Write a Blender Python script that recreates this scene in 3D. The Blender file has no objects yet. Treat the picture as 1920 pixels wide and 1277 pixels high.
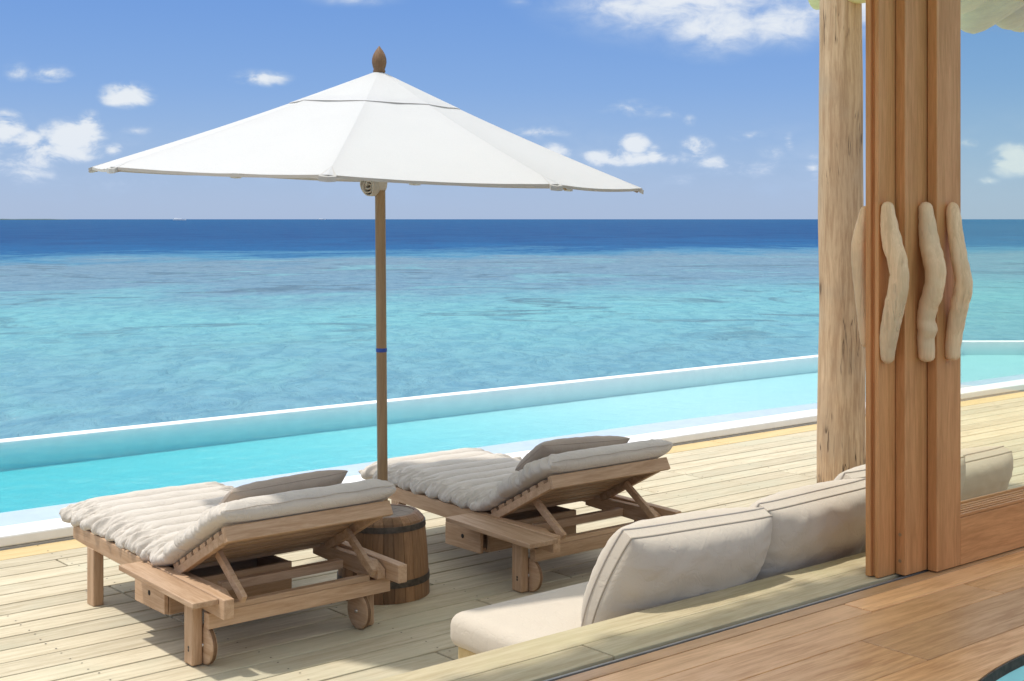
import bpy, bmesh, math, random
from mathutils import Vector, Matrix, noise
random.seed(7)
C = bpy.context.scene.collection
SC = bpy.context.scene
rad = math.radians
PI = math.pi

# House frame: x runs along the deck boards, y runs from the house out to sea, z up (0 = deck surface).
CAM_AZ = rad(40)                       # camera heading, measured from +y towards +x
FWD = Vector((math.sin(CAM_AZ), math.cos(CAM_AZ), 0))
RGT = Vector((math.cos(CAM_AZ), -math.sin(CAM_AZ), 0))
EYE = 1.75

# ------------------------------------------------------------------ camera
cam_d = bpy.data.cameras.new('camera'); cam = bpy.data.objects.new('camera', cam_d); C.objects.link(cam)
cam.location = (0, 0, EYE); cam.rotation_euler = (PI/2, 0, -CAM_AZ)
cam_d.sensor_width = 36; cam_d.lens = 36*2550/1920; cam_d.shift_y = (411-638.5)/1920
cam_d.clip_start = 0.05; cam_d.clip_end = 80000
SC.camera = cam

# ------------------------------------------------------------------ light, sky, exposure
SUN_EL = rad(71); sh = RGT*(-1.0)+FWD*0.02
SUN = Vector((sh.x*math.cos(SUN_EL), sh.y*math.cos(SUN_EL), math.sin(SUN_EL))).normalized()
sl = bpy.data.lights.new('sun', 'SUN'); sl.energy = 2.0; sl.angle = rad(2.2); sl.color = (1.0, .955, .88)
so = bpy.data.objects.new('sun', sl); C.objects.link(so); so.rotation_euler = (-SUN).to_track_quat('-Z', 'Y').to_euler()
SC.view_settings.view_transform = 'Standard'; SC.view_settings.look = 'None'
SC.view_settings.gamma = 1; SC.view_settings.use_curve_mapping = False
EXPO = 0.76; SC.view_settings.exposure = EXPO
try:
    SC.cycles.max_bounces = 12; SC.cycles.diffuse_bounces = 5; SC.cycles.transparent_max_bounces = 24
    SC.cycles.sample_clamp_indirect = 6
except Exception: pass

class NT:
    """small node helper"""
    def __init__(s, tree): s.t = tree; s.n = tree.nodes; s.l = tree.links
    def new(s, typ, **kw):
        nd = s.n.new(typ)
        for k, v in kw.items():
            if k.startswith('i_'):
                key = k[2:]; key = int(key) if key.isdigit() else key.replace('_', ' ')
                s.put(nd.inputs[key], v)
            else: setattr(nd, k, v)
        return nd
    def put(s, sock, v):
        if isinstance(v, bpy.types.NodeSocket): s.l.new(v, sock)
        else:
            if sock.type == 'RGBA' and len(v) == 3: v = (*v, 1)
            sock.default_value = v
    def m(s, op, a, b=0.0, c=None, clamp=False):
        nd = s.n.new('ShaderNodeMath'); nd.operation = op; nd.use_clamp = clamp
        s.put(nd.inputs[0], a); s.put(nd.inputs[1], b)
        if c is not None: s.put(nd.inputs[2], c)
        return nd.outputs[0]
    def vm(s, op, a, b=None):
        nd = s.n.new('ShaderNodeVectorMath'); nd.operation = op; s.put(nd.inputs[0], a)
        if b is not None: s.put(nd.inputs[1], b)
        return nd.outputs['Value'] if op in ('LENGTH', 'DOT_PRODUCT') else nd.outputs[0]
    def mr(s, v, a, b, c=0.0, d=1.0, smooth=True):
        nd = s.n.new('ShaderNodeMapRange'); nd.interpolation_type = 'SMOOTHSTEP' if smooth else 'LINEAR'
        for i, x in enumerate((v, a, b, c, d)): s.put(nd.inputs[i], x)
        return nd.outputs[0]
    def mix(s, f, a, b, mode='MIX'):
        nd = s.n.new('ShaderNodeMix'); nd.data_type = 'RGBA'; nd.blend_type = mode
        s.put(nd.inputs[0], f); s.put(nd.inputs[6], a); s.put(nd.inputs[7], b)
        return nd.outputs[2]
    def ramp(s, v, stops, interp='LINEAR'):
        nd = s.n.new('ShaderNodeValToRGB'); nd.color_ramp.interpolation = interp
        el = nd.color_ramp.elements
        while len(el) < len(stops): el.new(0.5)
        for e, (p, c) in zip(el, stops): e.position = p; e.color = (*c, 1)
        s.put(nd.inputs[0], v); return nd.outputs[0]
    def noise(s, vec, scale, detail=4, rough=.55, dist=0.0, out=0):
        nd = s.n.new('ShaderNodeTexNoise'); s.put(nd.inputs['Vector'], vec)
        nd.inputs['Scale'].default_value = scale; nd.inputs['Detail'].default_value = detail
        nd.inputs['Roughness'].default_value = rough; nd.inputs['Distortion'].default_value = dist
        return nd.outputs[out]

def srgb(r, g, b):
    f = lambda c: c/12.92 if c <= .04045 else ((c+.055)/1.055)**2.4
    return tuple(f(x/255) for x in (r, g, b))

# ---- world: physical sky, tinted blue, with clouds placed by direction
W = bpy.data.worlds.new('World'); SC.world = W; W.use_nodes = True
w = NT(W.node_tree); w.n.clear()
sky = w.new('ShaderNodeTexSky', sky_type='NISHITA', sun_disc=False, sun_elevation=SUN_EL,
            sun_rotation=math.atan2(SUN.x, SUN.y), altitude=0, air_density=1.0, dust_density=0.4, ozone_density=2.0)
tc = w.new('ShaderNodeTexCoord'); D = tc.outputs['Generated']
sx = w.new('ShaderNodeSeparateXYZ', i_0=D).outputs
el = w.m('ARCSINE', sx[2]); az = w.m('ARCTAN2', sx[0], sx[1])
elc = w.m('MAXIMUM', el, 0.0)
SKY_S = 0.15
def disp(r, g, b, k=1.0):   # world value that shows as this display colour
    return tuple(x*k/(2**EXPO*SKY_S) for x in srgb(r, g, b))
grad = w.ramp(w.m('MULTIPLY', elc, 1/.6), [(0.0, disp(140, 172, 214)), (.07, disp(122, 162, 214)), (.16, disp(98, 147, 213)), (.27, disp(80, 134, 209)), (.55, disp(130, 165, 215)), (1.0, disp(200, 212, 226))])
phys = w.mix(1.0, sky.outputs[0], (1.6, 1.35, 1.1), 'MULTIPLY')
base = w.mix(w.mr(el, .12, .75, .08, .35), grad, phys)
comb = w.new('ShaderNodeCombineXYZ', i_0=az, i_1=el).outputs[0]
scl = w.vm('MULTIPLY', comb, (1.0, 1.9, 1.0))
n1 = w.noise(scl, 40, 9, .60, .35); n2 = w.noise(scl, 9, 4, .5)
def cl(u, v, ru, rv, st):
    a = math.atan2(u-960, 2550); e = math.atan((411-v)/2550*math.cos(a))
    return (a+CAM_AZ, e, ru*(1.12 if v < 110 else 1.25)/2550, rv*(1.3 if v < 110 else 1.3)/2550, min(1.1, st*1.15))
BL = [cl(*q) for q in [
    (1290, -8, 260, 74, 1.0), (1345, 48, 120, 50, 1.0), (1465, 42, 100, 45, .9), (1170, 10, 105, 36, .8), (1620, 0, 200, 60, .9),
    (1172, 296, 80, 17, .75), (1192, 272, 27, 18, 1.1), (1225, 292, 18, 18, .8), (1120, 296, 30, 14, .7),
    (1306, 278, 34, 22, .62), (1338, 303, 40, 15, .6), (1190, 205, 70, 18, .38), (1255, 215, 30, 14, .3), (1292, 226, 14, 12, .38),
    (1405, 255, 45, 12, .36), (1450, 285, 34, 18, .36), (1480, 268, 12, 22, .4), (490, 146, 50, 15, .62),
    (238, 178, 42, 22, .85), (95, 138, 42, 15, .5), (35, 132, 26, 20, .4), (135, 255, 52, 28, .95), (168, 238, 22, 26, 1.0),
    (110, 285, 95, 26, .7), (60, 300, 110, 22, .5), (1230, 300, 90, 14, .45), (1360, 310, 80, 14, .45), (8, 242, 34, 28, 1.0), (40, 262, 50, 16, .7), (212, 283, 18, 13, .8), (50, 325, 80, 24, .42),
    (255, 245, 34, 10, .34), (660, 0, 90, 12, .55), (1010, 250, 60, 16, .45), (1040, 286, 32, 18, .8), (1900, 302, 38, 28, .9),
    (1815, 268, 18, 10, .6), (1855, 340, 26, 10, .4), (1525, 315, 18, 26, .5), (975, 4, 36, 12, .4), (1400, 318, 130, 26, .32),
    (1290, 335, 120, 20, .3), (200, 345, 260, 26, .25), (480, 335, 160, 20, .2), (25, 135, 20, 14, .3)]]
fld = None
for a, e, ra, re, st in BL:
    d = w.vm('LENGTH', w.vm('MULTIPLY', w.vm('SUBTRACT', comb, (a, e, 0)), (1/ra, 1/re, 0)))
    q = w.mr(d, 1.25, 0.0, 0.0, st, smooth=False)
    fld = q if fld is None else w.m('MAXIMUM', fld, q)
soft = w.mr(el, .095, .125)
dens = w.m('MULTIPLY', fld, w.m('MULTIPLY_ADD', w.m('SUBTRACT', n1, .5), w.m('MULTIPLY_ADD', soft, -2.5, 4.2), 1.0, clamp=False))
soft = w.mr(el, .095, .125)
al_b = w.mr(dens, w.m('MULTIPLY_ADD', soft, -.10, .12), w.m('MULTIPLY_ADD', soft, .50, .60), 0.0, .93)
low = w.m('MULTIPLY', w.mr(w.m('ADD', w.m('MULTIPLY', n2, .55), w.m('MULTIPLY', n1, .5)), .46, .70, 0, .5), w.m('MULTIPLY', w.mr(el, .004, .022), w.mr(el, .085, .035)))
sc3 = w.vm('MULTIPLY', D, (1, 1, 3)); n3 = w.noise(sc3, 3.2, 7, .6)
high_fill = w.m('MULTIPLY', w.mr(n3, .40, .66, 0, .9), w.mr(el, .19, .30))
alpha = w.m('MAXIMUM', w.m('MAXIMUM', al_b, low), high_fill)
ccol = w.mix(w.mr(dens, .2, .9), disp(178, 200, 230), disp(236, 241, 246))
ccol = w.mix(w.mr(el, .0, .09), w.mix(1.0, ccol, (.93, .95, .99), 'MULTIPLY'), ccol)
fin = w.mix(alpha, base, w.mix(w.mr(el, .19, .42), ccol, disp(252, 250, 247, 2.1)))  # over-bright overhead cloud, out of view, added to fill the shade
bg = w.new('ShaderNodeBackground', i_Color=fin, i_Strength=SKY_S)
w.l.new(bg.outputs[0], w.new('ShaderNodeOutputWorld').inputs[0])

# ------------------------------------------------------------------ helpers
def tag(o, label=None, cat=None, group=None, kind=None):
    if label: o['label'] = label
    if cat: o['category'] = cat
    if group: o['group'] = group
    if kind: o['kind'] = kind
    return o
def empty(name, loc, label=None, cat=None, group=None, kind=None):
    o = bpy.data.objects.new(name, None); C.objects.link(o); o.location = loc; o.empty_display_size = .1
    return tag(o, label, cat, group, kind)
def link(name, me, mat=None, parent=None, loc=None):
    o = bpy.data.objects.new(name, me); C.objects.link(o)
    if mat is not None and not me.materials: me.materials.append(mat)
    if parent is not None: o.parent = parent
    if loc is not None: o.location = loc
    return o
def bevel(o, wd=.003, seg=2, ang=40):
    m = o.modifiers.new('bevel', 'BEVEL'); m.width = wd; m.segments = seg; m.limit_method = 'ANGLE'; m.angle_limit = rad(ang)
    m.harden_normals = False
    return o
def smooth(me):
    for p in me.polygons: p.use_smooth = True
def mesh(name, verts, faces, sm=False):
    me = bpy.data.meshes.new(name); me.from_pydata([tuple(v) for v in verts], [], faces); me.validate()
    bm = bmesh.new(); bm.from_mesh(me); bmesh.ops.recalc_face_normals(bm, faces=bm.faces); bm.to_mesh(me); bm.free()
    if sm: smooth(me)
    return me
def boxdata(x0, x1, y0, y1, z0, z1):
    v = [(x, y, z) for z in (z0, z1) for (x, y) in ((x0, y0), (x1, y0), (x1, y1), (x0, y1))]
    f = [(0, 3, 2, 1), (4, 5, 6, 7), (0, 1, 5, 4), (1, 2, 6, 5), (2, 3, 7, 6), (3, 0, 4, 7)]
    return v, f
def box(name, x0, x1, y0, y1, z0, z1, mat, parent=None, bv=.003, org=(0, 0, 0)):
    """box in house coordinates; the object's origin sits at its own centre so grain differs piece to piece"""
    c = Vector(((x0+x1)/2, (y0+y1)/2, (z0+z1)/2))
    v, f = boxdata(x0-c.x, x1-c.x, y0-c.y, y1-c.y, z0-c.z, z1-c.z)
    o = link(name, mesh(name, v, f), mat, parent, c-Vector(org))
    if bv: bevel(o, bv)
    return o
def prism(name, poly, x0, x1, mat, parent=None, bv=.003, org=(0, 0, 0)):
    """polygon in (y,z) extruded along x"""
    cy = sum(p[0] for p in poly)/len(poly); cz = sum(p[1] for p in poly)/len(poly); cx = (x0+x1)/2; n = len(poly)
    v = [(x-cx, y-cy, z-cz) for x in (x0, x1) for (y, z) in poly]
    f = [tuple(range(n))[::-1], tuple(range(n, 2*n))]+[(i, (i+1) % n, n+(i+1) % n, n+i) for i in range(n)]
    o = link(name, mesh(name, v, f), mat, parent, Vector((cx, cy, cz))-Vector(org))
    if bv: bevel(o, bv)
    return o
def beam(name, a, b, wx, wn, mat, parent=None, bv=.003, org=(0, 0, 0), up=Vector((1, 0, 0))):
    """bar from a to b, section wx along 'up' and wn across"""
    a = Vector(a); b = Vector(b); d = b-a; L = d.length; d.normalize()
    u = (up-d*up.dot(d)).normalized(); k = d.cross(u)
    v, f = boxdata(-L/2, L/2, -wx/2, wx/2, -wn/2, wn/2)
    o = link(name, mesh(name, v, f), mat, parent)
    M = Matrix((d, u, k)).transposed().to_4x4(); M.translation = (a+b)/2-Vector(org)
    o.matrix_local = M
    if bv: bevel(o, bv)
    return o
def tube_data(pts, radii, n=16, squash=1.0, ref=Vector((1, 0, 0)), cap=True, jit=0, seed=0):
    pts = [Vector(p) for p in pts]; v = []; f = []
    for i, p in enumerate(pts):
        t = (pts[min(i+1, len(pts)-1)]-pts[max(i-1, 0)]).normalized()
        u = (ref-t*ref.dot(t)).normalized(); k = t.cross(u)
        for j in range(n):
            a = 2*PI*j/n; r = radii[i]
            if jit: r *= 1+jit*noise.noise(Vector((math.cos(a)*1.3+seed, math.sin(a)*1.3, i*.35)))
            v.append(p+u*(r*math.cos(a))+k*(r*squash*math.sin(a)))
    for i in range(len(pts)-1):
        for j in range(n): f.append((i*n+j, i*n+(j+1) % n, (i+1)*n+(j+1) % n, (i+1)*n+j))
    if cap:
        f.append(tuple(range(n))[::-1]); f.append(tuple((len(pts)-1)*n+j for j in range(n)))
    return v, f
def tube(name, pts, radii, mat, parent=None, n=16, org=(0, 0, 0), loc=None, **kw):
    if not hasattr(radii, '__len__'): radii = [radii]*len(pts)
    v, f = tube_data([Vector(p)-Vector(org) for p in pts], radii, n, **kw)
    me = mesh(name, v, f, True)
    for p in me.polygons:
        if len(p.vertices) > 4: p.use_smooth = False
    return link(name, me, mat, parent, loc)
def lathe(name, prof, mat, parent=None, n=32, loc=(0, 0, 0), sm=True):
    v = []; f = []
    for r, z in prof:
        for j in range(n): v.append((r*math.cos(2*PI*j/n), r*math.sin(2*PI*j/n), z))
    m = len(prof)
    for i in range(m-1):
        for j in range(n): f.append((i*n+j, i*n+(j+1) % n, (i+1)*n+(j+1) % n, (i+1)*n+j))
    f.append(tuple(range(n))[::-1]); f.append(tuple((m-1)*n+j for j in range(n)))
    return link(name, mesh(name, v, f, sm), mat, parent, loc)

# ------------------------------------------------------------------ materials
def mat_new(name):
    m = bpy.data.materials.new(name); m.use_nodes = True; t = NT(m.node_tree); t.n.clear()
    out = t.new('ShaderNodeOutputMaterial'); return m, t, out
def wood(name, light, dark, axis='x', rough=.6, grain=1.0, knots=.5, var=.18, spec=.3, scale=1.0, bump=.3, stain=None, crack=0.0, alt=None):
    m, t, out = mat_new(name)
    tc = t.new('ShaderNodeTexCoord'); oi = t.new('ShaderNodeObjectInfo')
    off = t.new('ShaderNodeCombineXYZ', i_0=t.m('MULTIPLY', oi.outputs['Random'], 37.0), i_1=t.m('MULTIPLY', oi.outputs['Random'], 91.0), i_2=t.m('MULTIPLY', oi.outputs['Random'], 13.0)).outputs[0]
    p = t.vm('ADD', tc.outputs['Object'], off)
    lo = .07; s = {'x': (lo, 1, 1), 'y': (1, lo, 1), 'z': (1, 1, lo)}[axis]
    wob = t.noise(p, 2.5*scale, 2, .5, out=1)
    ps = t.vm('MULTIPLY', t.vm('ADD', p, t.vm('MULTIPLY', t.vm('SUBTRACT', wob, (.5, .5, .5)), (.03, .03, .03))), s)
    fine = t.noise(ps, 160*scale, 5, .7); mid = t.noise(ps, 38*scale, 4, .6, .6); big = t.noise(ps, 7*scale, 3, .5)
    g = t.m('ADD', t.m('MULTIPLY', mid, .6), t.m('MULTIPLY', fine, .4))
    col = t.mix(t.mr(g, .5-.17/grain, .5+.17/grain), dark, light)
    col = t.mix(t.mr(big, .35, .7, 0, .35), col, t.mix(1.0, col, dark, 'MULTIPLY') if False else tuple(d*.8+l*.2 for d, l in zip(dark, light)))
    if alt: col = t.mix(t.m('MULTIPLY', t.m('FRACT', t.m('MULTIPLY', oi.outputs['Random'], 7.31)), 1.0), col, t.mix(t.mr(g, .3, .7), tuple(c*.7 for c in alt), alt))
    if stain:
        st = t.noise(p, 1.6*scale, 4, .6); col = t.mix(t.mr(st, .45, .68, 0, .75), col, stain)
    # knots
    ks = {'x': (.45, 1, 1), 'y': (1, .45, 1), 'z': (1, 1, .45)}[axis]
    vo = t.new('ShaderNodeTexVoronoi', feature='F1'); t.put(vo.inputs['Vector'], t.vm('MULTIPLY', p, ks)); vo.inputs['Scale'].default_value = 4.2*scale
    vo.inputs['Randomness'].default_value = 1.0
    kd = t.m('ADD', vo.outputs['Distance'], t.m('MULTIPLY', t.m('SUBTRACT', fine, .5), .12))
    sel = t.m('GREATER_THAN', t.new('ShaderNodeSeparateColor', i_0=vo.outputs['Color']).outputs[0], 1-knots*.6)
    kmask = t.m('MULTIPLY', t.mr(kd, .085, .035), sel)
    ring = t.m('MULTIPLY', t.mr(kd, .22, .06, 0, .45), sel)
    col = t.mix(ring, col, tuple(c*.75 for c in dark)); col = t.mix(t.m('MULTIPLY', kmask, .8), col, tuple(c*.28 for c in dark))
    crk = None
    if crack:
        cn = t.noise(t.vm('MULTIPLY', ps, (1.0, 1.0, .8)), 26*scale, 3, .5, .3)
        c2 = t.noise(p, 3.1, 2, .5)
        crk = t.m('MULTIPLY', t.mr(t.m('ABSOLUTE', t.m('SUBTRACT', cn, .5)), .016, .003), t.mr(c2, .50, .62))
        col = t.mix(t.m('MULTIPLY', crk, crack), col, tuple(c*.22 for c in dark))
    if var:
        v = t.mr(oi.outputs['Random'], 0, 1, 1-var, 1+var, smooth=False)
        col = t.mix(1.0, col, t.new('ShaderNodeCombineXYZ', i_0=v, i_1=v, i_2=v).outputs[0], 'MULTIPLY')
    b = t.new('ShaderNodeBsdfPrincipled'); t.put(b.inputs['Base Color'], col)
    t.put(b.inputs['Roughness'], t.mr(g, .3, .7, rough+.1, rough-.08)); b.inputs['Specular IOR Level'].default_value = spec
    h = t.m('SUBTRACT', g, t.m('MULTIPLY', kmask, .5))
    if crk is not None: h = t.m('SUBTRACT', h, t.m('MULTIPLY', crk, 1.6))
    bp = t.new('ShaderNodeBump'); bp.inputs['Strength'].default_value = bump; bp.inputs['Distance'].default_value = .003
    t.put(bp.inputs['Height'], h); t.l.new(bp.outputs[0], b.inputs['Normal'])
    t.l.new(b.outputs[0], out.inputs[0]); return m
def cloth(name, col, rough=.9, weave=.15, trans=0.0, var=.06, blotch=.08):
    m, t, out = mat_new(name)
    tc = t.new('ShaderNodeTexCoord'); p = tc.outputs['Object']
    big = t.noise(p, 5, 4, .6); fine = t.noise(t.vm('MULTIPLY', p, (1, .3, 1)), 420, 2, .6); wr = t.noise(p, 26, 4, .6, .8)
    cr = t.m('ABSOLUTE', t.m('SUBTRACT', t.noise(p, 6.5, 5, .55, 1.6), .5)); crs = t.mr(cr, .0, .06)
    c = t.mix(t.mr(big, .3, .7), tuple(x*(1-blotch) for x in col), tuple(min(1, x*(1+blotch*.6)) for x in col))
    c = t.mix(t.mr(fine, .3, .7, 0, .35), c, tuple(x*.86 for x in col))
    b = t.new('ShaderNodeBsdfPrincipled'); t.put(b.inputs['Base Color'], c); b.inputs['Roughness'].default_value = rough
    b.inputs['Specular IOR Level'].default_value = .15
    try: b.inputs['Sheen Weight'].default_value = .15
    except Exception: pass
    bp = t.new('ShaderNodeBump'); bp.inputs['Strength'].default_value = weave; bp.inputs['Distance'].default_value = .004
    t.put(bp.inputs['Height'], t.m('ADD', t.m('MULTIPLY', fine, .22), t.m('ADD', t.m('MULTIPLY', wr, .7), t.m('MULTIPLY', crs, .55)))); t.l.new(bp.outputs[0], b.inputs['Normal'])
    if trans:
        tr = t.new('ShaderNodeBsdfTranslucent'); t.put(tr.inputs[0], c)
        mx = t.new('ShaderNodeMixShader'); mx.inputs[0].default_value = trans
        t.l.new(b.outputs[0], mx.inputs[1]); t.l.new(tr.outputs[0], mx.inputs[2]); t.l.new(mx.outputs[0], out.inputs[0])
    else: t.l.new(b.outputs[0], out.inputs[0])
    return m
def plain(name, col, rough=.5, metal=0.0, spec=.5, nz=.1, sc=20, bump=.0):
    m, t, out = mat_new(name); tc = t.new('ShaderNodeTexCoord'); n = t.noise(tc.outputs['Object'], sc, 5, .6)
    b = t.new('ShaderNodeBsdfPrincipled')
    t.put(b.inputs['Base Color'], t.mix(t.mr(n, .3, .7), tuple(c*(1-nz) for c in col), tuple(min(1, c*(1+nz)) for c in col)))
    b.inputs['Roughness'].default_value = rough; b.inputs['Metallic'].default_value = metal; b.inputs['Specular IOR Level'].default_value = spec
    if bump:
        bp = t.new('ShaderNodeBump'); bp.inputs['Strength'].default_value = bump; bp.inputs['Distance'].default_value = .004
        t.put(bp.inputs['Height'], n); t.l.new(bp.outputs[0], b.inputs['Normal'])
    t.l.new(b.outputs[0], out.inputs[0]); return m

M = {}
DK_L, DK_D = (.60, .53, .385), (.42, .355, .24)
M['deck'] = wood('weathered_deck_wood', DK_L, DK_D, 'x', .75, 1.0, .45, .10, .2, bump=.4, stain=(.47, .44, .32))
M['deck_yellow'] = wood('yellow_deck_wood', (.62, .48, .26), (.50, .37, .18), 'x', .7, 1.0, .3, .05, .2)
M['ledge'] = wood('green_pine_wood', (.53, .455, .30), (.37, .30, .18), 'x', .7, 1.0, .6, .05, .2, stain=(.43, .38, .225))
for ax in 'xyz':
    M['teak_'+ax] = wood('teak_wood_'+ax, (.56, .385, .25), (.37, .225, .125), ax, .6, .9, .12, .12, .3)
    M['door_'+ax] = wood('door_wood_'+ax, (.68, .325, .125), (.42, .185, .06), ax, .5, .8, .05, .08, .35, scale=.8, bump=.15)
M['floor'] = wood('oiled_oak_floor', (.98, .57, .25), (.54, .24, .08), 'x', .40, 1.2, .8, .25, .5, scale=.9, bump=.2, stain=(.72, .42, .21), alt=(.60, .35, .165))
M['pillar'] = wood('peeled_log_wood', (.64, .45, .275), (.40, .245, .135), 'z', .7, 1.2, .9, 0, .2, scale=.85, bump=.7, stain=(.43, .32, .215), crack=.9)
M['drift'] = wood('driftwood', (.90, .62, .36), (.66, .43, .235), 'z', .6, 1.1, .5, .05, .25, scale=1.2, bump=.5, stain=(.56, .41, .25), crack=.2)
M['log'] = wood('pale_eave_log', (.90, .84, .42), (.72, .66, .30), 'y', .7, .8, .3, .12, .2, scale=.7)
M['barrel'] = wood('barrel_stave_wood', (.28, .16, .08), (.17, .09, .042), 'z', .55, .9, .2, .32, .35)
M['barrel_top'] = wood('barrel_top_wood', (.30, .25, .20), (.19, .15, .11), 'x', .7, .9, .1, .1, .2)
M['pole'] = wood('pole_wood', (.37, .245, .12), (.25, .15, .07), 'z', .45, .7, .0, 0, .4, bump=.1)
M['iron'] = plain('dark_iron', (.085, .07, .055), .55, .6, nz=.3, sc=40)
M['steel'] = plain('steel', (.5, .48, .45), .3, 1.0)
M['rubber'] = plain('dark_rubber', (.03, .03, .03), .8)
M['track'] = plain('track_metal', (.08, .08, .08), .4, .8)
M['steel_dull'] = plain('dull_steel', (.32, .31, .29), .5, .7)
M['cream'] = cloth('cream_mattress_fabric', (.60, .545, .475), weave=.5, blotch=.05)
M['taupe'] = cloth('taupe_pillow_fabric', (.42, .34, .27), weave=.3)
M['sofa'] = cloth('pale_sofa_fabric', (.56, .49, .40), weave=.3, blotch=.03)
M['teal_plaster'] = plain('teal_plaster', (.42, .78, .76), .5, nz=.06, sc=5)
M['piping'] = cloth('piping_fabric', (.40, .345, .275), weave=.1)
M['piping_light'] = cloth('pale_piping_fabric', (.50, .44, .375), weave=.1)
M['canvas'] = cloth('white_canvas', (.635, .635, .63), .8, .12, trans=.22, blotch=.01)
M['canvas_hem'] = cloth('canvas_hem', (.66, .62, .56), .8, .06, trans=.4, blotch=.01)
M['vent_hem'] = cloth('vent_hem', (.56, .50, .46), .8, .06, trans=.2)
M['canvas_edge'] = cloth('grey_canvas_trim', (.60, .58, .54), .8, .06, trans=.25)
M['roll'] = cloth('beige_rolled_cloth', (.52, .47, .40), .9, .2)
M['blue'] = plain('blue_tape', (.02, .06, .30), .5)
M['plaster'] = plain('white_pool_plaster', (.80, .80, .78), .55, nz=.03, sc=8, bump=.08)
M['wet_plaster'] = plain('wet_pale_plaster', (.46, .55, .61), .25, nz=.04, sc=8, bump=.05)
M['coping_side'] = plain('grey_pool_render', (.50, .47, .42), .8, nz=.1, sc=14, bump=.2)
M['white'] = plain('white_paint', (.8, .8, .8), .4)
M['dark'] = plain('hole_shade', (.02, .015, .01), .8)
M['island'] = plain('far_vegetation', (.05, .08, .06), .9)

# glass
m, t, out = mat_new('door_glass')
tr = t.new('ShaderNodeBsdfTransparent', i_Color=(.992, 1.0, .980)); gl = t.new('ShaderNodeBsdfGlossy', i_Roughness=.0, i_Color=(1, 1, 1))
fr = t.new('ShaderNodeFresnel', i_IOR=1.45); mx = t.new('ShaderNodeMixShader')
t.l.new(t.m('MULTIPLY', fr.outputs[0], .09), mx.inputs[0]); t.l.new(tr.outputs[0], mx.inputs[1]); t.l.new(gl.outputs[0], mx.inputs[2]); t.l.new(mx.outputs[0], out.inputs[0])
M['glass'] = m
# pool water: clear surface over an absorbing body
m, t, out = mat_new('pool_water')
tcd = t.new('ShaderNodeTexCoord')
rp = t.noise(t.vm('MULTIPLY', tcd.outputs['Object'], (1, 1, 0)), 5.0, 4, .6, .4)
bp = t.new('ShaderNodeBump', i_Strength=.6, i_Distance=.02); t.put(bp.inputs['Height'], rp)
tr = t.new('ShaderNodeBsdfTransparent', i_Color=(1, 1, 1)); gl = t.new('ShaderNodeBsdfGlossy', i_Roughness=.03)
t.l.new(bp.outputs[0], gl.inputs['Normal'])
fr = t.new('ShaderNodeFresnel', i_IOR=1.25); t.l.new(bp.outputs[0], fr.inputs['Normal'])
mx = t.new('ShaderNodeMixShader'); t.l.new(t.m('MINIMUM', fr.outputs[0], .22), mx.inputs[0]); t.l.new(tr.outputs[0], mx.inputs[1]); t.l.new(gl.outputs[0], mx.inputs[2]); t.l.new(mx.outputs[0], out.inputs[0])
va = t.new('ShaderNodeVolumeAbsorption', i_Color=(.0, .80, .835), i_Density=t.mr(t.new('ShaderNodeSeparateXYZ', i_0=tcd.outputs['Object']).outputs[0], 1.5, 10.0, 1.75, .42)); t.l.new(va.outputs[0], out.inputs['Volume'])
M['pool_water'] = m
m, t, out = mat_new('basin_water')
tcd = t.new('ShaderNodeTexCoord'); rp = t.noise(tcd.outputs['Object'], 9.0, 4, .6, .6)
bp = t.new('ShaderNodeBump', i_Strength=.5, i_Distance=.02); t.put(bp.inputs['Height'], rp)
tr = t.new('ShaderNodeBsdfTransparent', i_Color=(.80, .97, .96)); gl = t.new('ShaderNodeBsdfGlossy', i_Roughness=.02); t.l.new(bp.outputs[0], gl.inputs['Normal'])
fr = t.new('ShaderNodeFresnel', i_IOR=1.33); t.l.new(bp.outputs[0], fr.inputs['Normal'])
mx = t.new('ShaderNodeMixShader'); t.l.new(fr.outputs[0], mx.inputs[0]); t.l.new(tr.outputs[0], mx.inputs[1]); t.l.new(gl.outputs[0], mx.inputs[2]); t.l.new(mx.outputs[0], out.inputs[0])
M['basin_water'] = m
# sea: object coordinates, x = across the view, y = distance from the house
m, t, out = mat_new('sea_water')
tcd = t.new('ShaderNodeTexCoord'); P0 = tcd.outputs['Object']; sp = t.new('ShaderNodeSeparateXYZ', i_0=P0).outputs
dist = sp[1]; lat = sp[0]
lg = t.m('DIVIDE', t.m('LOGARITHM', t.m('MAXIMUM', t.m('ADD', dist, t.m('MULTIPLY', lat, -.40)), 3.0), 10.0), 1.0)
F0 = t.vm('MULTIPLY', P0, (1, .8, 0))
na = t.noise(F0, .045, 5, .6, .8); nb = t.noise(F0, .30, 6, .68, 1.0)
k = t.m('ADD', lg, t.m('MULTIPLY', t.m('SUBTRACT', na, .5), .34)); k = t.m('ADD', k, t.m('MULTIPLY', t.m('SUBTRACT', nb, .5), .20))
kk = t.m('DIVIDE', t.m('SUBTRACT', k, 1.0), 2.5)   # 10 m -> 0, 3160 m -> 1
col = t.ramp(kk, [(0.0, (.135, .295, .37)), (.15, (.14, .305, .38)), (.21, (.145, .33, .39)), (.26, (.15, .375, .415)), (.295, (.14, .315, .375)), (.325, (.135, .245, .325)), (.405, (.145, .235, .305)), (.435, (.06, .20, .32)), (.46, (.006, .090, .235)), (.56, (.006, .066, .185)), (1.0, (.016, .088, .20))])
cor = t.noise(t.vm('MULTIPLY', P0, (.6, .8, 0)), .20, 7, .68, 1.3)
coral = t.m('MULTIPLY', t.mr(cor, .53, .62, 0, .6), t.m('MULTIPLY', t.mr(dist, 24, 44), t.mr(dist, 110, 90)))
col = t.mix(coral, col, (.07, .125, .17))
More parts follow.
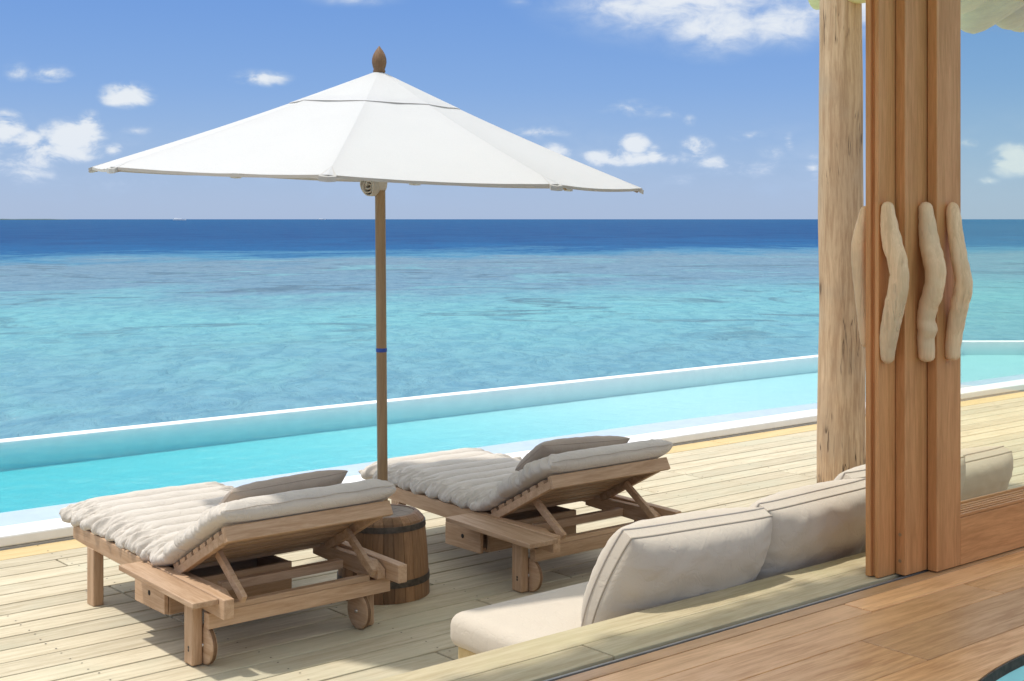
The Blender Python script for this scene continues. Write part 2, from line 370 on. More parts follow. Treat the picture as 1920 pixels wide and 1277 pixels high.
bri = t.noise(t.vm('MULTIPLY', P0, (.9, .7, 0)), .16, 5, .6, .9)
col = t.mix(t.m('MULTIPLY', t.mr(bri, .52, .66, 0, .55), t.mr(dist, 130, 90)), col, (.16, .375, .41))
fk = t.noise(t.vm('MULTIPLY', P0, (.8, .5, 0)), .10, 8, .75, .5)
col = t.mix(t.m('MULTIPLY', t.mr(fk, .46, .60, 0, .6), t.mr(dist, 90, 200)), col, (.003, .042, .15))
w1 = t.noise(t.vm('MULTIPLY', P0, (1, .7, 0)), 2.6, 6, .70, .8); w2 = t.noise(P0, .35, 4, .6, .6)
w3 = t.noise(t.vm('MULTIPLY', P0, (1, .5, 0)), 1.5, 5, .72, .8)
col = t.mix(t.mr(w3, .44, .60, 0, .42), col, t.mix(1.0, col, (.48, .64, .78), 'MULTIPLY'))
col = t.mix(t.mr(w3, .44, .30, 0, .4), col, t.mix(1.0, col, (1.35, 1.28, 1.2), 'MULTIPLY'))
hh = t.m('ADD', t.m('MULTIPLY', w1, .20), t.m('MULTIPLY', w2, .8)); hh = t.m('ADD', hh, t.m('MULTIPLY', w3, .30))
bp = t.new('ShaderNodeBump', i_Strength=1.0, i_Distance=.5); t.put(bp.inputs['Height'], hh)
b = t.new('ShaderNodeBsdfDiffuse', i_Color=col); t.l.new(bp.outputs[0], b.inputs['Normal'])
gl = t.new('ShaderNodeBsdfGlossy', i_Roughness=.16); t.l.new(bp.outputs[0], gl.inputs['Normal'])
fr = t.new('ShaderNodeFresnel', i_IOR=1.33); t.l.new(bp.outputs[0], fr.inputs['Normal'])
mx = t.new('ShaderNodeMixShader'); t.l.new(t.m('MINIMUM', fr.outputs[0], .11), mx.inputs[0]); t.l.new(b.outputs[0], mx.inputs[1]); t.l.new(gl.outputs[0], mx.inputs[2]); t.l.new(mx.outputs[0], out.inputs[0])
M['sea'] = m

# ------------------------------------------------------------------ sea
v = []; f = []
ys = [-60, -10, 10, 40, 120, 500, 2000, 8000, 40000]; xs = [-40000, -4000, -500, -60, 0, 60, 500, 4000, 40000]
for y in ys:
    for x in xs: v.append((x, y, 0))
n = len(xs)
for i in range(len(ys)-1):
    for j in range(n-1): f.append((i*n+j, i*n+j+1, (i+1)*n+j+1, (i+1)*n+j))
sea = link('sea', mesh('sea', v, f), M['sea'], None, (0, 0, -1.3)); sea.rotation_euler = (0, 0, -CAM_AZ); tag(sea, kind='structure')

def view_pt(u, d, z):      # a place seen at picture column u, d metres ahead of the house
    p = FWD*d+RGT*((u-960)/2550*d); return Vector((p.x, p.y, z))
# low island on the horizon and two yachts
v = []; f = []
N = 60
for i in range(N+1):
    x = -900+1800*i/N; h = 5.5*min(1, (1-abs(x)/900)*6)*(.8+.4*noise.noise(Vector((x*.01, 3, 0))))
    for (yy, zz) in ((-60, -.5), (-40, h*.9), (40, h), (60, -.5)): v.append((x, yy, zz))
for i in range(N):
    for j in range(3): f.append((i*4+j, i*4+j+1, (i+1)*4+j+1, (i+1)*4+j))
isl = link('island', mesh('island', v, f), M['island'], None, view_pt(-150, 8000, -1.3)); isl.rotation_euler = (0, 0, -CAM_AZ)
tag(isl, 'low dark wooded island lying along the horizon at far left', 'island')
def yacht(u, d, L, label):
    r = empty('yacht', view_pt(u, d, -1.3), label, 'boat', 'boats on the horizon'); r.rotation_euler = (0, 0, -CAM_AZ)
    st = [(-.5, .11), (-.3, .12), (.1, .12), (.35, .08), (.5, .004)]; v = []; f = []
    for x, hw in st: v += [(x*L, -hw*L, .085*L+.03*L*max(0, x)), (x*L, -hw*L*.7, -.01*L), (x*L, hw*L*.7, -.01*L), (x*L, hw*L, .085*L+.03*L*max(0, x))]
    for i in range(len(st)-1):
        for j in range(4): f.append((i*4+j, i*4+(j+1) % 4, (i+1)*4+(j+1) % 4, (i+1)*4+j))
    f += [(0, 1, 2, 3), (16, 17, 18, 19)]
    link('hull', mesh('hull', v, f), M['white'], r)
    box('cabin', -.40*L, .12*L, -.08*L, .08*L, .085*L, .125*L, M['white'], r, .01*L)
    box('flybridge', -.42*L, -.2*L, -.06*L, .06*L, .127*L, .175*L, M['white'], r, .01*L)
    return r
yacht(337, 3800, 36, 'white motor yacht on the horizon left of the parasol pole')
yacht(604, 9000, 46, 'tiny faint white boat on the horizon close to the parasol pole')

# ------------------------------------------------------------------ pool
CX, CY = 16.9, 10.42              # where the far edge turns
kx = RGT.x/RGT.y                  # cut corner runs straight across the view
def cutx(y): return CX+(y-CY)*kx
WL = .0535
inner = [(-8, 7.49), (cutx(7.49), 7.49), (CX, CY), (-8, CY)]
def poly_prism(name, poly, z0, z1, mat, parent=None, bv=0):
    n = len(poly); v = [(x, y, z0) for x, y in poly]+[(x, y, z1) for x, y in poly]
    f = [tuple(range(n))[::-1], tuple(range(n, 2*n))]+[(i, (i+1) % n, n+(i+1) % n, n+i) for i in range(n)]
    o = link(name, mesh(name, v, f), mat, parent)
    if bv: bevel(o, bv)
    return o
pool = empty('swimming_pool', (5, 9, 0), 'long narrow turquoise infinity pool with white edge beyond the deck', 'pool')
def off(o, r): o.location = Vector(o.location)-Vector(r.location); return o
# floor that falls away to the left, and a pale shelf along the near side
def fl(x): return -.115-.0 if x > 3 else -.115-.03*(3-x)*.3
v = []; f = []; X = [-8+25.9*i/40 for i in range(41)]
rows = [7.44, 7.62, 7.86, 7.98, 8.3, CY+.1]
for x in X:
    far = min(1, max(0, (x+2)/14))
    for yy in rows:
        if yy < 7.7: z = -.012
        elif yy < 7.9: z = -.02
        else:
            dp = -.185+.05*far
            z = {7.98: dp*.62, 8.3: dp*.93}.get(yy, dp)
        v.append((x, yy, z))
r_ = len(rows)
for i in range(40):
    for j in range(r_-1): f.append((i*r_+j, i*r_+j+1, (i+1)*r_+j+1, (i+1)*r_+j))
v += [(20.6, 7.44, -.012), (20.6, CY+.1, -.14)]; f.append((40*r_, len(v)-2, len(v)-1, 40*r_+r_-1))
off(link('basin_floor', mesh('basin_floor', v, f, True), M['plaster'], pool), pool)
off(poly_prism('near_coping', [(-8, 7.25), (cutx(7.25)+.4, 7.25), (cutx(7.49)+.25, 7.49), (-8, 7.49)], .012, .072, M['plaster'], pool, .01), pool)
off(poly_prism('near_coping_base', [(-8, 7.252), (cutx(7.25)+.4, 7.252), (cutx(7.49)+.25, 7.485), (-8, 7.485)], -1.2, .010, M['coping_side'], pool), pool)
off(poly_prism('inner_step', [(-8, 7.491), (cutx(7.491)+.1, 7.491), (cutx(7.80)-.02, 7.80), (10.2, 7.80), (8.2, 7.90), (-8, 7.93)], .0, .0565, M['wet_plaster'], pool, .006), pool)
off(poly_prism('infinity_wall', [(-8, CY), (CX, CY), (cutx(7.49), 7.49), (cutx(7.49)+.25, 7.49), (CX+.06, CY+.145), (-8, CY+.145)], -1.6, .056, M['plaster'], pool, .008), pool)
wv = [(x, y, z) for z in (-.9, WL) for x, y in inner]
# water body: closed box resting 4 mm above the basin
v = []; f = []
for x in X:
    far = min(1, max(0, (x+2)/14))
    for yy in rows:
        y2 = 7.492 if yy == 7.44 else (CY-.002 if yy > CY else yy)
        dp = -.185+.05*far
        z = -.012 if yy < 7.7 else (-.02 if yy < 7.9 else {7.98: dp*.62, 8.3: dp*.93}.get(yy, dp))
        xx = min(x, cutx(y2)-.004)
        v.append((xx, y2, z+.004)); v.append((xx, y2, WL))
def vi(i, j, top): return (i*r_+j)*2+top
# extend the last column to the cut corner
for j, yy in enumerate(rows):
    y2 = 7.492 if yy == 7.44 else (CY-.002 if yy > CY else yy)
    xx = cutx(y2)-.004
    v.append((xx, y2, v[vi(40, j, 0)][2])); v.append((xx, y2, WL))
for i in range(41):
    for j in range(r_-1):
        f.append((vi(i, j, 0), vi(i, j+1, 0), vi(i+1, j+1, 0), vi(i+1, j, 0))); f.append((vi(i, j, 1), vi(i+1, j, 1), vi(i+1, j+1, 1), vi(i, j+1, 1)))
    f.append((vi(i, 0, 0), vi(i+1, 0, 0), vi(i+1, 0, 1), vi(i, 0, 1))); f.append((vi(i, r_-1, 0), vi(i, r_-1, 1), vi(i+1, r_-1, 1), vi(i+1, r_-1, 0)))
for i in (0, 41):
    for j in range(r_-1): f.append((vi(i, j, 0), vi(i, j, 1), vi(i, j+1, 1), vi(i, j+1, 0)))
me = bpy.data.meshes.new('pool_water'); me.from_pydata(v, [], f); bm = bmesh.new(); bm.from_mesh(me)
bmesh.ops.remove_doubles(bm, verts=bm.verts, dist=1e-5); bmesh.ops.recalc_face_normals(bm, faces=bm.faces); bm.to_mesh(me); bm.free()
pw = link('pool_water', me, M['pool_water']); tag(pw, kind='structure')

# ------------------------------------------------------------------ deck
deck = empty('deck', (0, 0, 0), kind='structure')
seams = [7.248, 7.03]; 
while seams[-1] > 2.9: seams.append(round(seams[-1]-.1633, 4))
joints = {}
shared = {}
def plank(name, x0, x1, y0, y1, z1, th, mat, parent, gap=.004, bv=.003, tilt=0):
    key = (name, round(x1-x0, 3), round(y1-y0, 3), th, mat.name)
    if key not in shared:
        L = (x1-x0)/2-gap/2; Wd = (y1-y0)/2-gap/2
        v, f = boxdata(-L, L, -Wd, Wd, -th, 0); me = mesh(name, v, f); me.materials.append(mat); shared[key] = me
    o = bpy.data.objects.new(name, shared[key]); C.objects.link(o); o.parent = parent
    o.location = ((x0+x1)/2, (y0+y1)/2, z1+random.uniform(-.0008, .0008)); o.rotation_euler = (random.uniform(-.003, .003), 0, 0)
    bevel(o, bv, 2); return o
screws = []
LNG = [3.6, 4.2, 4.8]
for i in range(len(seams)-1):
    y1, y0 = seams[i], seams[i+1]
    x = -7.5+random.choice([0, .6, 1.2, 1.8, 2.4]); x -= 3
    if abs((y0+y1)/2-4.56) < .09: x = 3.86-4.2*3
    k = 0
    while x < 17.5:
        L = random.choice(LNG) if not abs((y0+y1)/2-4.56) < .09 else 4.2
        if x+L > -2:
            plank('board', x, x+L, y0, y1, 0, .032, M['deck_yellow'] if i == 0 else M['deck'], deck, gap=.010, bv=.004)
        x += L
    for q in range(-4, 36):
        xs_ = q*.6-.26
        if -3 < xs_ < 16:
            for yy in (y0+.035, y1-.035): screws.append((xs_+random.uniform(-.012, .012), yy+random.uniform(-.006, .006)))
v = []; f = []
for (x, y) in screws:
    b0 = len(v); v += [(x+.0045*math.cos(a*PI/3), y+.0045*math.sin(a*PI/3), .0016) for a in range(6)]; f.append(tuple(range(b0, b0+6)))
tag(link('screw_heads', mesh('screws', v, f), M['iron'], deck), kind='stuff')
box('deck_joist_base', -9, 18, 3.0, 7.24, -.25, -.036, M['teak_x'], deck, 0)

# ------------------------------------------------------------------ raised threshold ledge, track and indoor floor
FZ = .42
led = empty('threshold_ledge', (0, 0, 0), kind='structure')
for a, b_ in ((-2.6, 1.4), (1.4, 6.2), (6.2, 9.8)):
    plank('board', a, b_, 3.117, 3.262, FZ, .035, M['ledge'], led, .005)
for a, b_ in ((-2.2, 2.9), (2.9, 7.1), (7.1, 9.8)):
    plank('board', a, b_, 2.969, 3.117, FZ, .035, M['ledge'], led, .005)
box('riser', -2.6, 9.8, 3.215, 3.240, 0, FZ-.037, M['ledge'], led, .002)
trk = empty('door_track', (0, 0, 0), kind='structure')
box('track_base', -2.6, 9.8, 2.927, 2.968, FZ-.05, FZ-.014, M['track'], trk, 0)
box('track_rib', -2.6, 9.8, 2.938, 2.947, FZ-.0135, FZ-.0005, M['steel_dull'], trk, .001)
box('wood_strip', -2.6, 9.8, 2.868, 2.925, FZ-.03, FZ, M['floor'], trk, .002)
flo = empty('indoor_floor', (0, 0, 0), kind='structure')
rows_f = [(2.745, 2.865), (2.58, 2.745), (2.335, 2.58)]
GX, GY, GR = 3.92, .575, 1.605
jx = {0: [-2.4, 1.2, 3.9, 7.2, 9.8], 1: [-2.4, .7, 4.45, 8.1, 9.8], 2: [-2.4, 1.1, 3.6, 6.9, 9.8]}
for i, (y0, y1) in enumerate(rows_f):
    for a, b_ in zip(jx[i], jx[i][1:]): plank('plank', a, b_, y0, y1, FZ, .03, M['floor'], flo, .005, .002)
def plank_cut(cols, name='plank'):
    """cols: list of (x, ylow, yhigh) or rows -> slab following the round opening"""
    c = cols[len(cols)//2]; ox, oy = c[0], (c[1]+c[2])/2; v = []; f = []
    for x, a, b_ in cols: v += [(x-ox, a-oy, 0), (x-ox, b_-oy, 0), (x-ox, a-oy, -.03), (x-ox, b_-oy, -.03)]
    for i in range(len(cols)-1):
        k = i*4; f += [(k, k+4, k+5, k+1), (k+2, k+3, k+7, k+6), (k, k+2, k+6, k+4), (k+1, k+5, k+7, k+3)]
    f += [(0, 1, 3, 2), (len(v)-4, len(v)-2, len(v)-1, len(v)-3)]
    return link(name, mesh(name, v, f), M['floor'], flo, (ox, oy, FZ))
def ctop(x):
    d = GR*GR-(x-GX)**2; return GY+math.sqrt(d) if d > 0 else -9
y0, y1 = 2.09, 2.335
plank_cut([(x, y0+.0022, y1-.0022) for x in (-2.4, .0, 1.999)])
xs_ = [2.001+3.9*i/60 for i in range(61)]
plank_cut([(x, max(y0+.0022, ctop(x)+.004), y1-.0022) for x in xs_])
plank_cut([(x, y0+.0022, y1-.0022) for x in (5.904, 7.5, 9.8)])
yb = 2.09
while yb > -.7:
    a, b_ = yb-.245, yb
    for sgn in (-1, 1):
        v = []; f = []; ox = GX+sgn*2.4; oy = (a+b_)/2; edge = -2.4 if sgn < 0 else 9.8
        for kx_ in range(9):
            y = a+.0014+(b_-a-.0028)*kx_/8; dd = GR*GR-(y-GY)**2; xe = GX+sgn*((math.sqrt(dd) if dd > 0 else 0)+.004)
            v += [(edge-ox, y-oy, 0), (xe-ox, y-oy, 0), (edge-ox, y-oy, -.03), (xe-ox, y-oy, -.03)]
        for q in range(8):
            k = q*4; f += [(k, k+1, k+5, k+4), (k+2, k+6, k+7, k+3), (k+1, k+3, k+7, k+5), (k, k+4, k+6, k+2)]
        f += [(0, 2, 3, 1), (32, 33, 35, 34)]
        link('plank', mesh('plank', v, f), M['floor'], flo, (ox, oy, FZ))
    yb -= .245
box('floor_slab', -2.4, 2.2, -.9, 2.86, FZ-.2, FZ-.034, M['teak_x'], flo, 0)
box('floor_slab', 5.65, 9.8, -.9, 2.86, FZ-.2, FZ-.034, M['teak_x'], flo, 0)
box('floor_slab', 2.2, 5.65, 2.24, 2.86, FZ-.2, FZ-.034, M['teak_x'], flo, 0)
# round indoor basin: dark rim, pale teal bowl, water a hand's breadth below the floor
gp = empty('round_water_basin', (GX, GY, FZ), 'round indoor basin of turquoise water with thin dark rim set in the floor', 'water basin')
def ring_mesh(name, prof, mat, parent, N=128, closed=False):
    v = []; f = []
    for r0, z in prof:
        for j in range(N): v.append((r0*math.cos(2*PI*j/N), r0*math.sin(2*PI*j/N), z))
    K = len(prof)
    for i in range(K if closed else K-1):
        for j in range(N): f.append((i*N+j, i*N+(j+1) % N, ((i+1) % K)*N+(j+1) % N, ((i+1) % K)*N+j))
    return link(name, mesh(name, v, f), mat, parent)
ring_mesh('rim', [(GR-.001, -.03), (GR-.001, .001), (GR-.007, .001), (GR-.007, -.03)], M['iron'], gp, closed=True)
bw = ring_mesh('bowl', [(GR-.004, -.031), (GR-.004, -.42), (.01, -.44)], M['teal_plaster'], gp)
lathe('water', [(GR-.008, -.415), (GR-.008, -.075)], M['basin_water'], gp, 128, sm=False)

# ------------------------------------------------------------------ sliding doors
HND = [  # outlines measured on the photograph's handles: height fraction, bow, radius
    [(0, .0, .019), (.06, .01, .024), (.16, .10, .030), (.26, .38, .034), (.36, .80, .033), (.45, 1.0, .032), (.54, .92, .034), (.63, .68, .034), (.72, .42, .033), (.81, .18, .031), (.90, .02, .027), (.97, -.02, .022), (1, -.02, .014)],
    [(0, .0, .020), (.05, .05, .025), (.16, .2, .030), (.26, .38, .034), (.34, .68, .036), (.42, .92, .036), (.50, .90, .034), (.57, .72, .034), (.66, .30, .033), (.73, .12, .031), (.79, .10, .034), (.85, .06, .030), (.91, .10, .029), (1, .14, .027)],
    [(0, -.02, .015), (.05, .02, .023), (.14, .16, .026), (.24, .36, .027), (.34, .58, .028), (.43, .82, .028), (.50, .98, .030), (.56, .88, .031), (.64, .60, .031), (.74, .32, .030), (.84, .10, .028), (.93, .0, .026), (1, .0, .024)],
    [(0, .0, .015), (.08, .2, .021), (.2, .66, .026), (.28, .95, .026), (.36, 1.0, .027), (.5, .85, .027), (.65, .6, .026), (.8, .3, .023), (.92, .08, .02), (1, .0, .013)]]
def handle(idx, x, yface, ztop, zbot, sgn, bow, parent, org):
    pts = []; rr = []
    prof = HND[idx]
    for q in range(81):
        tt = q/80; tt = tt if .05 < tt < .95 else (tt*tt*20 if tt <= .05 else 1-(1-tt)**2*20)
        for a, b_ in zip(prof, prof[1:]):
            if a[0] <= tt <= b_[0]+1e-9:
                k = (tt-a[0])/(b_[0]-a[0]); k = k*k*(3-2*k)*.6+k*.4
                bw = a[1]+(b_[1]-a[1])*k; r = a[2]+(b_[2]-a[2])*k; break
        pts.append(Vector((x+.004*math.sin(tt*7+idx), yface+sgn*(.020+bow*bw), ztop+(zbot-ztop)*tt))-Vector(org)); ec = min(1, min(tt, 1-tt)/.028); rr.append(r*1.14*max(.12, math.sqrt(1-(1-ec)**2)))
    v, f = tube_data(pts, rr, 24, squash=.94, jit=.06, seed=idx*5.3)
    if idx == 1:
        for p in v:   # knot low on the middle handle
            d = ((p.z-(ztop+(zbot-ztop)*.80-org[2]))**2)**.5
            if d < .03: p.y += sgn*.008*(1-d/.03)
    o = link('handle', mesh('handle', v, f, True), M['drift'], parent)
    for p in o.data.polygons:
        if len(p.vertices) > 4: p.use_smooth = True
    return o
ZT = 2.86
def door(x0, yn, th, z0, idx, label, outer=False, plugs=False):
    Wd = 1.75; x1 = x0+Wd; st = .162; org = (x0, yn, FZ)
    r = empty('sliding_door', org, label, 'door', 'stacked sliding glass doors')
    y0, y1 = yn, yn+th
    if outer:   # leading stile with a groove down its edge
        prism_xy('stile', [(x0, y0), (x0+st, y0), (x0+st, y1), (x0, y1), (x0, y1-.022), (x0+.016, y1-.024), (x0+.016, y1-.040), (x0, y1-.042)], z0, ZT, M['door_z'], r, org)
    else: box('stile', x0, x0+st, y0, y1, z0, ZT, M['door_z'], r, .003, org)
    box('stile', x1-st, x1, y0, y1, z0, ZT, M['door_z'], r, .003, org)
    box('bottom_rail', x0+st+.001, x1-st-.001, y0+.0008, y1-.001, z0, .604, M['door_x'], r, .002, org)
    box('top_rail', x0+st+.001, x1-st-.001, y0+.001, y1-.001, ZT-.16, ZT, M['door_x'], r, .002, org)
    box('glass_pane', x0+st-.006, x1-st+.006, (y0+y1)/2-.003, (y0+y1)/2+.003, .598, ZT-.155, M['glass'], r, 0, org)
    for q, yy in enumerate((y0+.010, y1-.010)):
        box('glazing_bead', x0+st+.0005, x1-st-.0005, yy-.006, yy+.006, .605, .617, M['door_x'], r, .002, org)
    handle(idx, x0+{0: .026, 1: .096, 2: .070}[idx], yn, 1.815, 1.215, -1, .052, r, org)
    if outer: handle(3, x0+.03, yn+th, 1.80, 1.27, 1, .028, r, org)
    if plugs:
        for zz in (z0+.052, z0+.150):
            o = tube('plug', [(x0-.0015, yn+.022, zz), (x0+.006, yn+.022, zz)], .0065, M['pole'], r, 12, org, ref=Vector((0, 0, 1)))
    return r
def prism_xy(name, poly, z0, z1, mat, parent, org):
    cx = sum(p[0] for p in poly)/len(poly); cy = sum(p[1] for p in poly)/len(poly); cz = (z0+z1)/2; n = len(poly)
    v = [(x-cx, y-cy, z-cz) for z in (z0, z1) for x, y in poly]
    f = [tuple(range(n))[::-1], tuple(range(n, 2*n))]+[(i, (i+1) % n, n+(i+1) % n, n+i) for i in range(n)]
    return bevel(link(name, mesh(name, v, f), mat, parent, Vector((cx, cy, cz))-Vector(org)), .002)
door(4.264, 2.976, .058, .424, 0, 'outermost sliding glass door, its leading edge grooved, curved driftwood handle on each side', True)
door(4.367, 2.932, .041, .424, 1, 'middle sliding glass door with knotty driftwood handle and two round plugs in its edge', plugs=True)
door(4.505, 2.886, .041, .424, 2, 'nearest sliding glass door with smooth slightly bent driftwood handle beside the clear pane')

# ------------------------------------------------------------------ log pillar
v = []; f = []; N = 48; Z = 60
for i in range(Z+1):
    z = 3.3*i/Z; 
    for j in range(N):
        a = 2*PI*j/N; d = Vector((math.cos(a), math.sin(a), 0))
        r = .157-.0065*z+.007*noise.noise(Vector((d.x*1.2, d.y*1.2, z*1.1)))+.004*noise.noise(Vector((d.x*3, d.y*3, z*2.3+5)))
        r -= .005*max(0, 1-abs(noise.noise(Vector((d.x*2.2+9, d.y*2.2, z*.25))))*14)
        v.append((d.x*r+.010*math.sin(z*1.7), d.y*r, z))
for i in range(Z):
    for j in range(N): f.append((i*N+j, i*N+(j+1) % N, (i+1)*N+(j+1) % N, (i+1)*N+j))
f.append(tuple(range(N))[::-1]); f.append(tuple(Z*N+j for j in range(N)))
pl = link('log_pillar', mesh('log_pillar', v, f, True), M['pillar'], None, (7.376, 5.437, 0))
tag(pl, 'thick peeled log pillar with cracks and knots standing on the deck', 'pillar')
rb = empty('eave_roof', (4, 3.2, 2.9), 'pale log eave of the house roof seen through the door glass', 'roof')
random.seed(12)
logs = []; x = .9
while x < 5.55: r = random.uniform(.075, .10); logs.append((x+r, r, random.uniform(2.72, 2.75), random.uniform(3.62, 3.68))); x += 2*r*.95
logs += [(5.80, .098, 2.735, 3.66), (6.03, .108, 2.668, 3.74), (6.235, .094, 2.70, 3.66), (6.42, .09, 2.71, 3.70)]; x = 6.52
while x < 11.5: r = random.uniform(.075, .10); logs.append((x+r, r, random.uniform(2.70, 2.75), random.uniform(3.62, 3.70))); x += 2*r*.95
for k, (x, r, zz, ye) in enumerate(logs):
    pts = []; rr = []
    for d, fr_ in ((0, .35), (.012, .62), (.035, .85), (.075, .98), (.12, 1.0), (.5, 1.02), (1.3, 1.0)):
        pts.append((x, ye-d, zz+r-.05+.5*d)); rr.append(r*fr_)
    tube('rafter_log', pts, rr, M['log'], rb, 20, (0, 0, 0), loc=-Vector(rb.location), jit=.06, seed=k*3.1)
prism('roof_deck', [(3.66, 2.93), (2.35, 3.585), (2.35, 3.67), (3.66, 3.01)], .8, 11.6, M['log'], rb, .01, rb.location)
tube('tie_log', [(7.355, 5.62, 3.24), (7.355, 4.6, 3.24), (7.355, 3.2, 3.30)], .10, M['log'], rb, 20, (0, 0, 0), loc=-Vector(rb.location), jit=.05)

# ------------------------------------------------------------------ loungers
def lounger(dx, dy, label, armw, arm_y0, arm_y1, drawer_out):
    org = Vector((2.9, 5.4, 0))
    r = empty('sun_lounger', org+Vector((dx, dy, 0)), label, 'sun lounger', 'wooden sun loungers on the deck')
    tx, ty, tz = M['teak_x'], M['teak_y'], M['teak_z']
    def rz(y): return .335-(6.15-y)*(.043/1.47)
    rail = [(6.15, .335), (6.15, .268), (5.95, .256), (4.69, .215), (4.69, .292)]
    prism('side_rail', rail, 2.498, 2.543, ty, r, .004, org); prism('side_rail', rail, 3.312, 3.357, ty, r, .004, org)
    box('foot_rail', 2.545, 3.310, 6.105, 6.148, .266, .331, tx, r, .003, org)
    box('cross_rail', 2.545, 3.310, 5.60, 5.64, .235, .295, tx, r, .003, org)
    for x0, y0, y1, z1 in ((2.496, 5.912, 5.985, .262), (3.300, 5.912, 5.985, .262)):
        box('leg', x0, x0+.05, y0, y1, 0, z1, tz, r, .005, org)
    def wleg(x0, wx):
        y0, y1, z1 = 4.863, 4.935, .246 if x0 < 3 else .225
        l = box('leg', x0, x0+.047, y0, y1, .004, z1, tz, r, .008, org)
        w_ = lathe('wheel', [(.02, 0), (.070, 0), (.077, .004), (.078, .009), (.078, .019), (.077, .024), (.070, .028), (.02, .028)], M['teak_y'], r, 40, Vector((wx, 4.872, .0785))-org)
        w_.rotation_euler = (0, PI/2, 0); bevel(w_, .002)
        v_ = []; f_ = []
        for r0, z0 in ((.0772, .007), (.0786, .007), (.0786, .021), (.0772, .021)):
            for j in range(48): v_.append((r0*math.cos(2*PI*j/48), r0*math.sin(2*PI*j/48), z0))
        for i in range(4):
            for j in range(48): f_.append((i*48+j, i*48+(j+1) % 48, ((i+1) % 4)*48+(j+1) % 48, ((i+1) % 4)*48+j))
        link('rim_shade', mesh('rim_shade', v_, f_, True), M['barrel'], w_)  # thin dark ring: the shade on the wheel's rim put into colour
        c = lathe('axle', [(.004, -.006), (.008, -.005), (.009, 0), (.009, .042)], M['steel'], w_, 16, (0, 0, 0))
        for zz in ((.062, .074) if x0 < 3 else (.07,)):
            tube('bolt', [(x0-.0008, 4.893, zz), (x0+.004, 4.893, zz)], .006, M['iron'], r, 10, org, ref=Vector((0, 0, 1)))
    wleg(2.452, 2.502); wleg(3.262, 3.222)
    box('rear_beam', 2.500, 3.36, 4.818, 4.858, .150, .2125, tx, r, .003, org)
    box('rear_beam_ledge', 2.60, 3.255, 4.819, 4.857, .2130, .236, tx, r, .003, org)
    # side boards for the adjustable prop
    br = [(5.30, .292), (5.30, .236), (4.93, .216), (4.78, .222), (4.78, .262), (4.84, .292)]
    for x0 in (2.548, 3.268): prism('notched_bracket', br, x0, x0+.040, ty, r, .003, org)
    # folding prop: two arms and a cross bar
    for x0 in (2.615, 3.225): beam('prop_arm', (x0, 4.955, .405), (x0, 4.745, .262), .022, .036, ty, r, .003, org)
    box('prop_bar', 2.63, 3.21, 4.955, 4.995, .245, .283, tx, r, .003, org)
    # reclined back: side stiles, slats, head beam
    hx, hz, topy, topz = 5.18, .292, 4.745, .520
    d = Vector((0, topy-hx, topz-hz)); L = d.length; d.normalize(); nn = Vector((0, -d.z, d.y)); nn = nn if nn.z > 0 else -nn
    for x0 in (2.547, 3.277): beam('back_stile', Vector((x0, hx, hz))+d*.0, Vector((x0, topy, topz)), .034, .036, ty, r, .003, org)
    for q in range(7):
        c0 = Vector((0, hx, hz))+d*(.030+q*.0655)+nn*.0265
        beam('back_slat', c0+Vector((2.532, 0, 0)), c0+Vector((3.292, 0, 0)), .045, .018, tx, r, .002, org, up=d)
    c0 = Vector((0, topy, topz))+d*.012+nn*.004
    beam('head_beam', c0+Vector((2.522, 0, 0)), c0+Vector((3.302, 0, 0)), .024, .062, tx, r, .003, org, up=d)
    # seat slats under the mattress
    for q in range(9):
        yy = 6.05-q*.098
        z = rz(yy)-.030
        box('seat_slat', 2.545, 3.310, yy-.036, yy+.036, z, z+.018, tx, r, .002, org)
    # drawer under the seat
    cs = empty('drawer_box', Vector((2.75, 5.31, .19))-org); cs.parent = r
    o2 = Vector((2.75, 5.31, .19))
    box('panel', 2.505, 3.08, 5.165, 5.182, .130, .258, tx, cs, .002, o2); box('panel', 2.505, 3.08, 5.438, 5.455, .130, .258, tx, cs, .002, o2)
    box('panel', 2.505, 3.08, 5.184, 5.436, .126, .138, tx, cs, .002, o2); box('panel', 3.062, 3.079, 5.184, 5.436, .140, .256, ty, cs, .002, o2)
    xf = 2.484-drawer_out
    fr_ = box('drawer_front', xf, xf+.018, 5.170, 5.452, .134-(.004 if drawer_out else 0), .238, ty, r, .002, org)
    h = lathe('finger_hole_shade', [(.0005, -.001), (.011, -.001), (.011, .001), (.0005, .001)], M['dark'], fr_, 20, (-.0092, .0, .008)); h.rotation_euler = (0, PI/2, 0)  # flat dark disc, painted shade of a finger hole; the board is uncut
    if drawer_out: box('panel', xf+.02, 2.50, 5.182, 5.436, .142, .150, tx, cs, .001, o2)
    # pull-out arm board
    prism('arm_board', [(arm_y0, .268), (arm_y0, .290), (arm_y1, .308), (arm_y1, .286)], 2.4965-armw, 2.4965, ty, r, .003, org)
    return r
lounger(0, 0, 'wooden lounger nearest the camera at left, closed drawer and narrow arm board', .108, 4.73, 5.40, 0)
lounger(1.66, -.03, 'wooden lounger between the barrel and the sofa with wide arm board and ajar drawer', .172, 4.655, 5.28, .03)

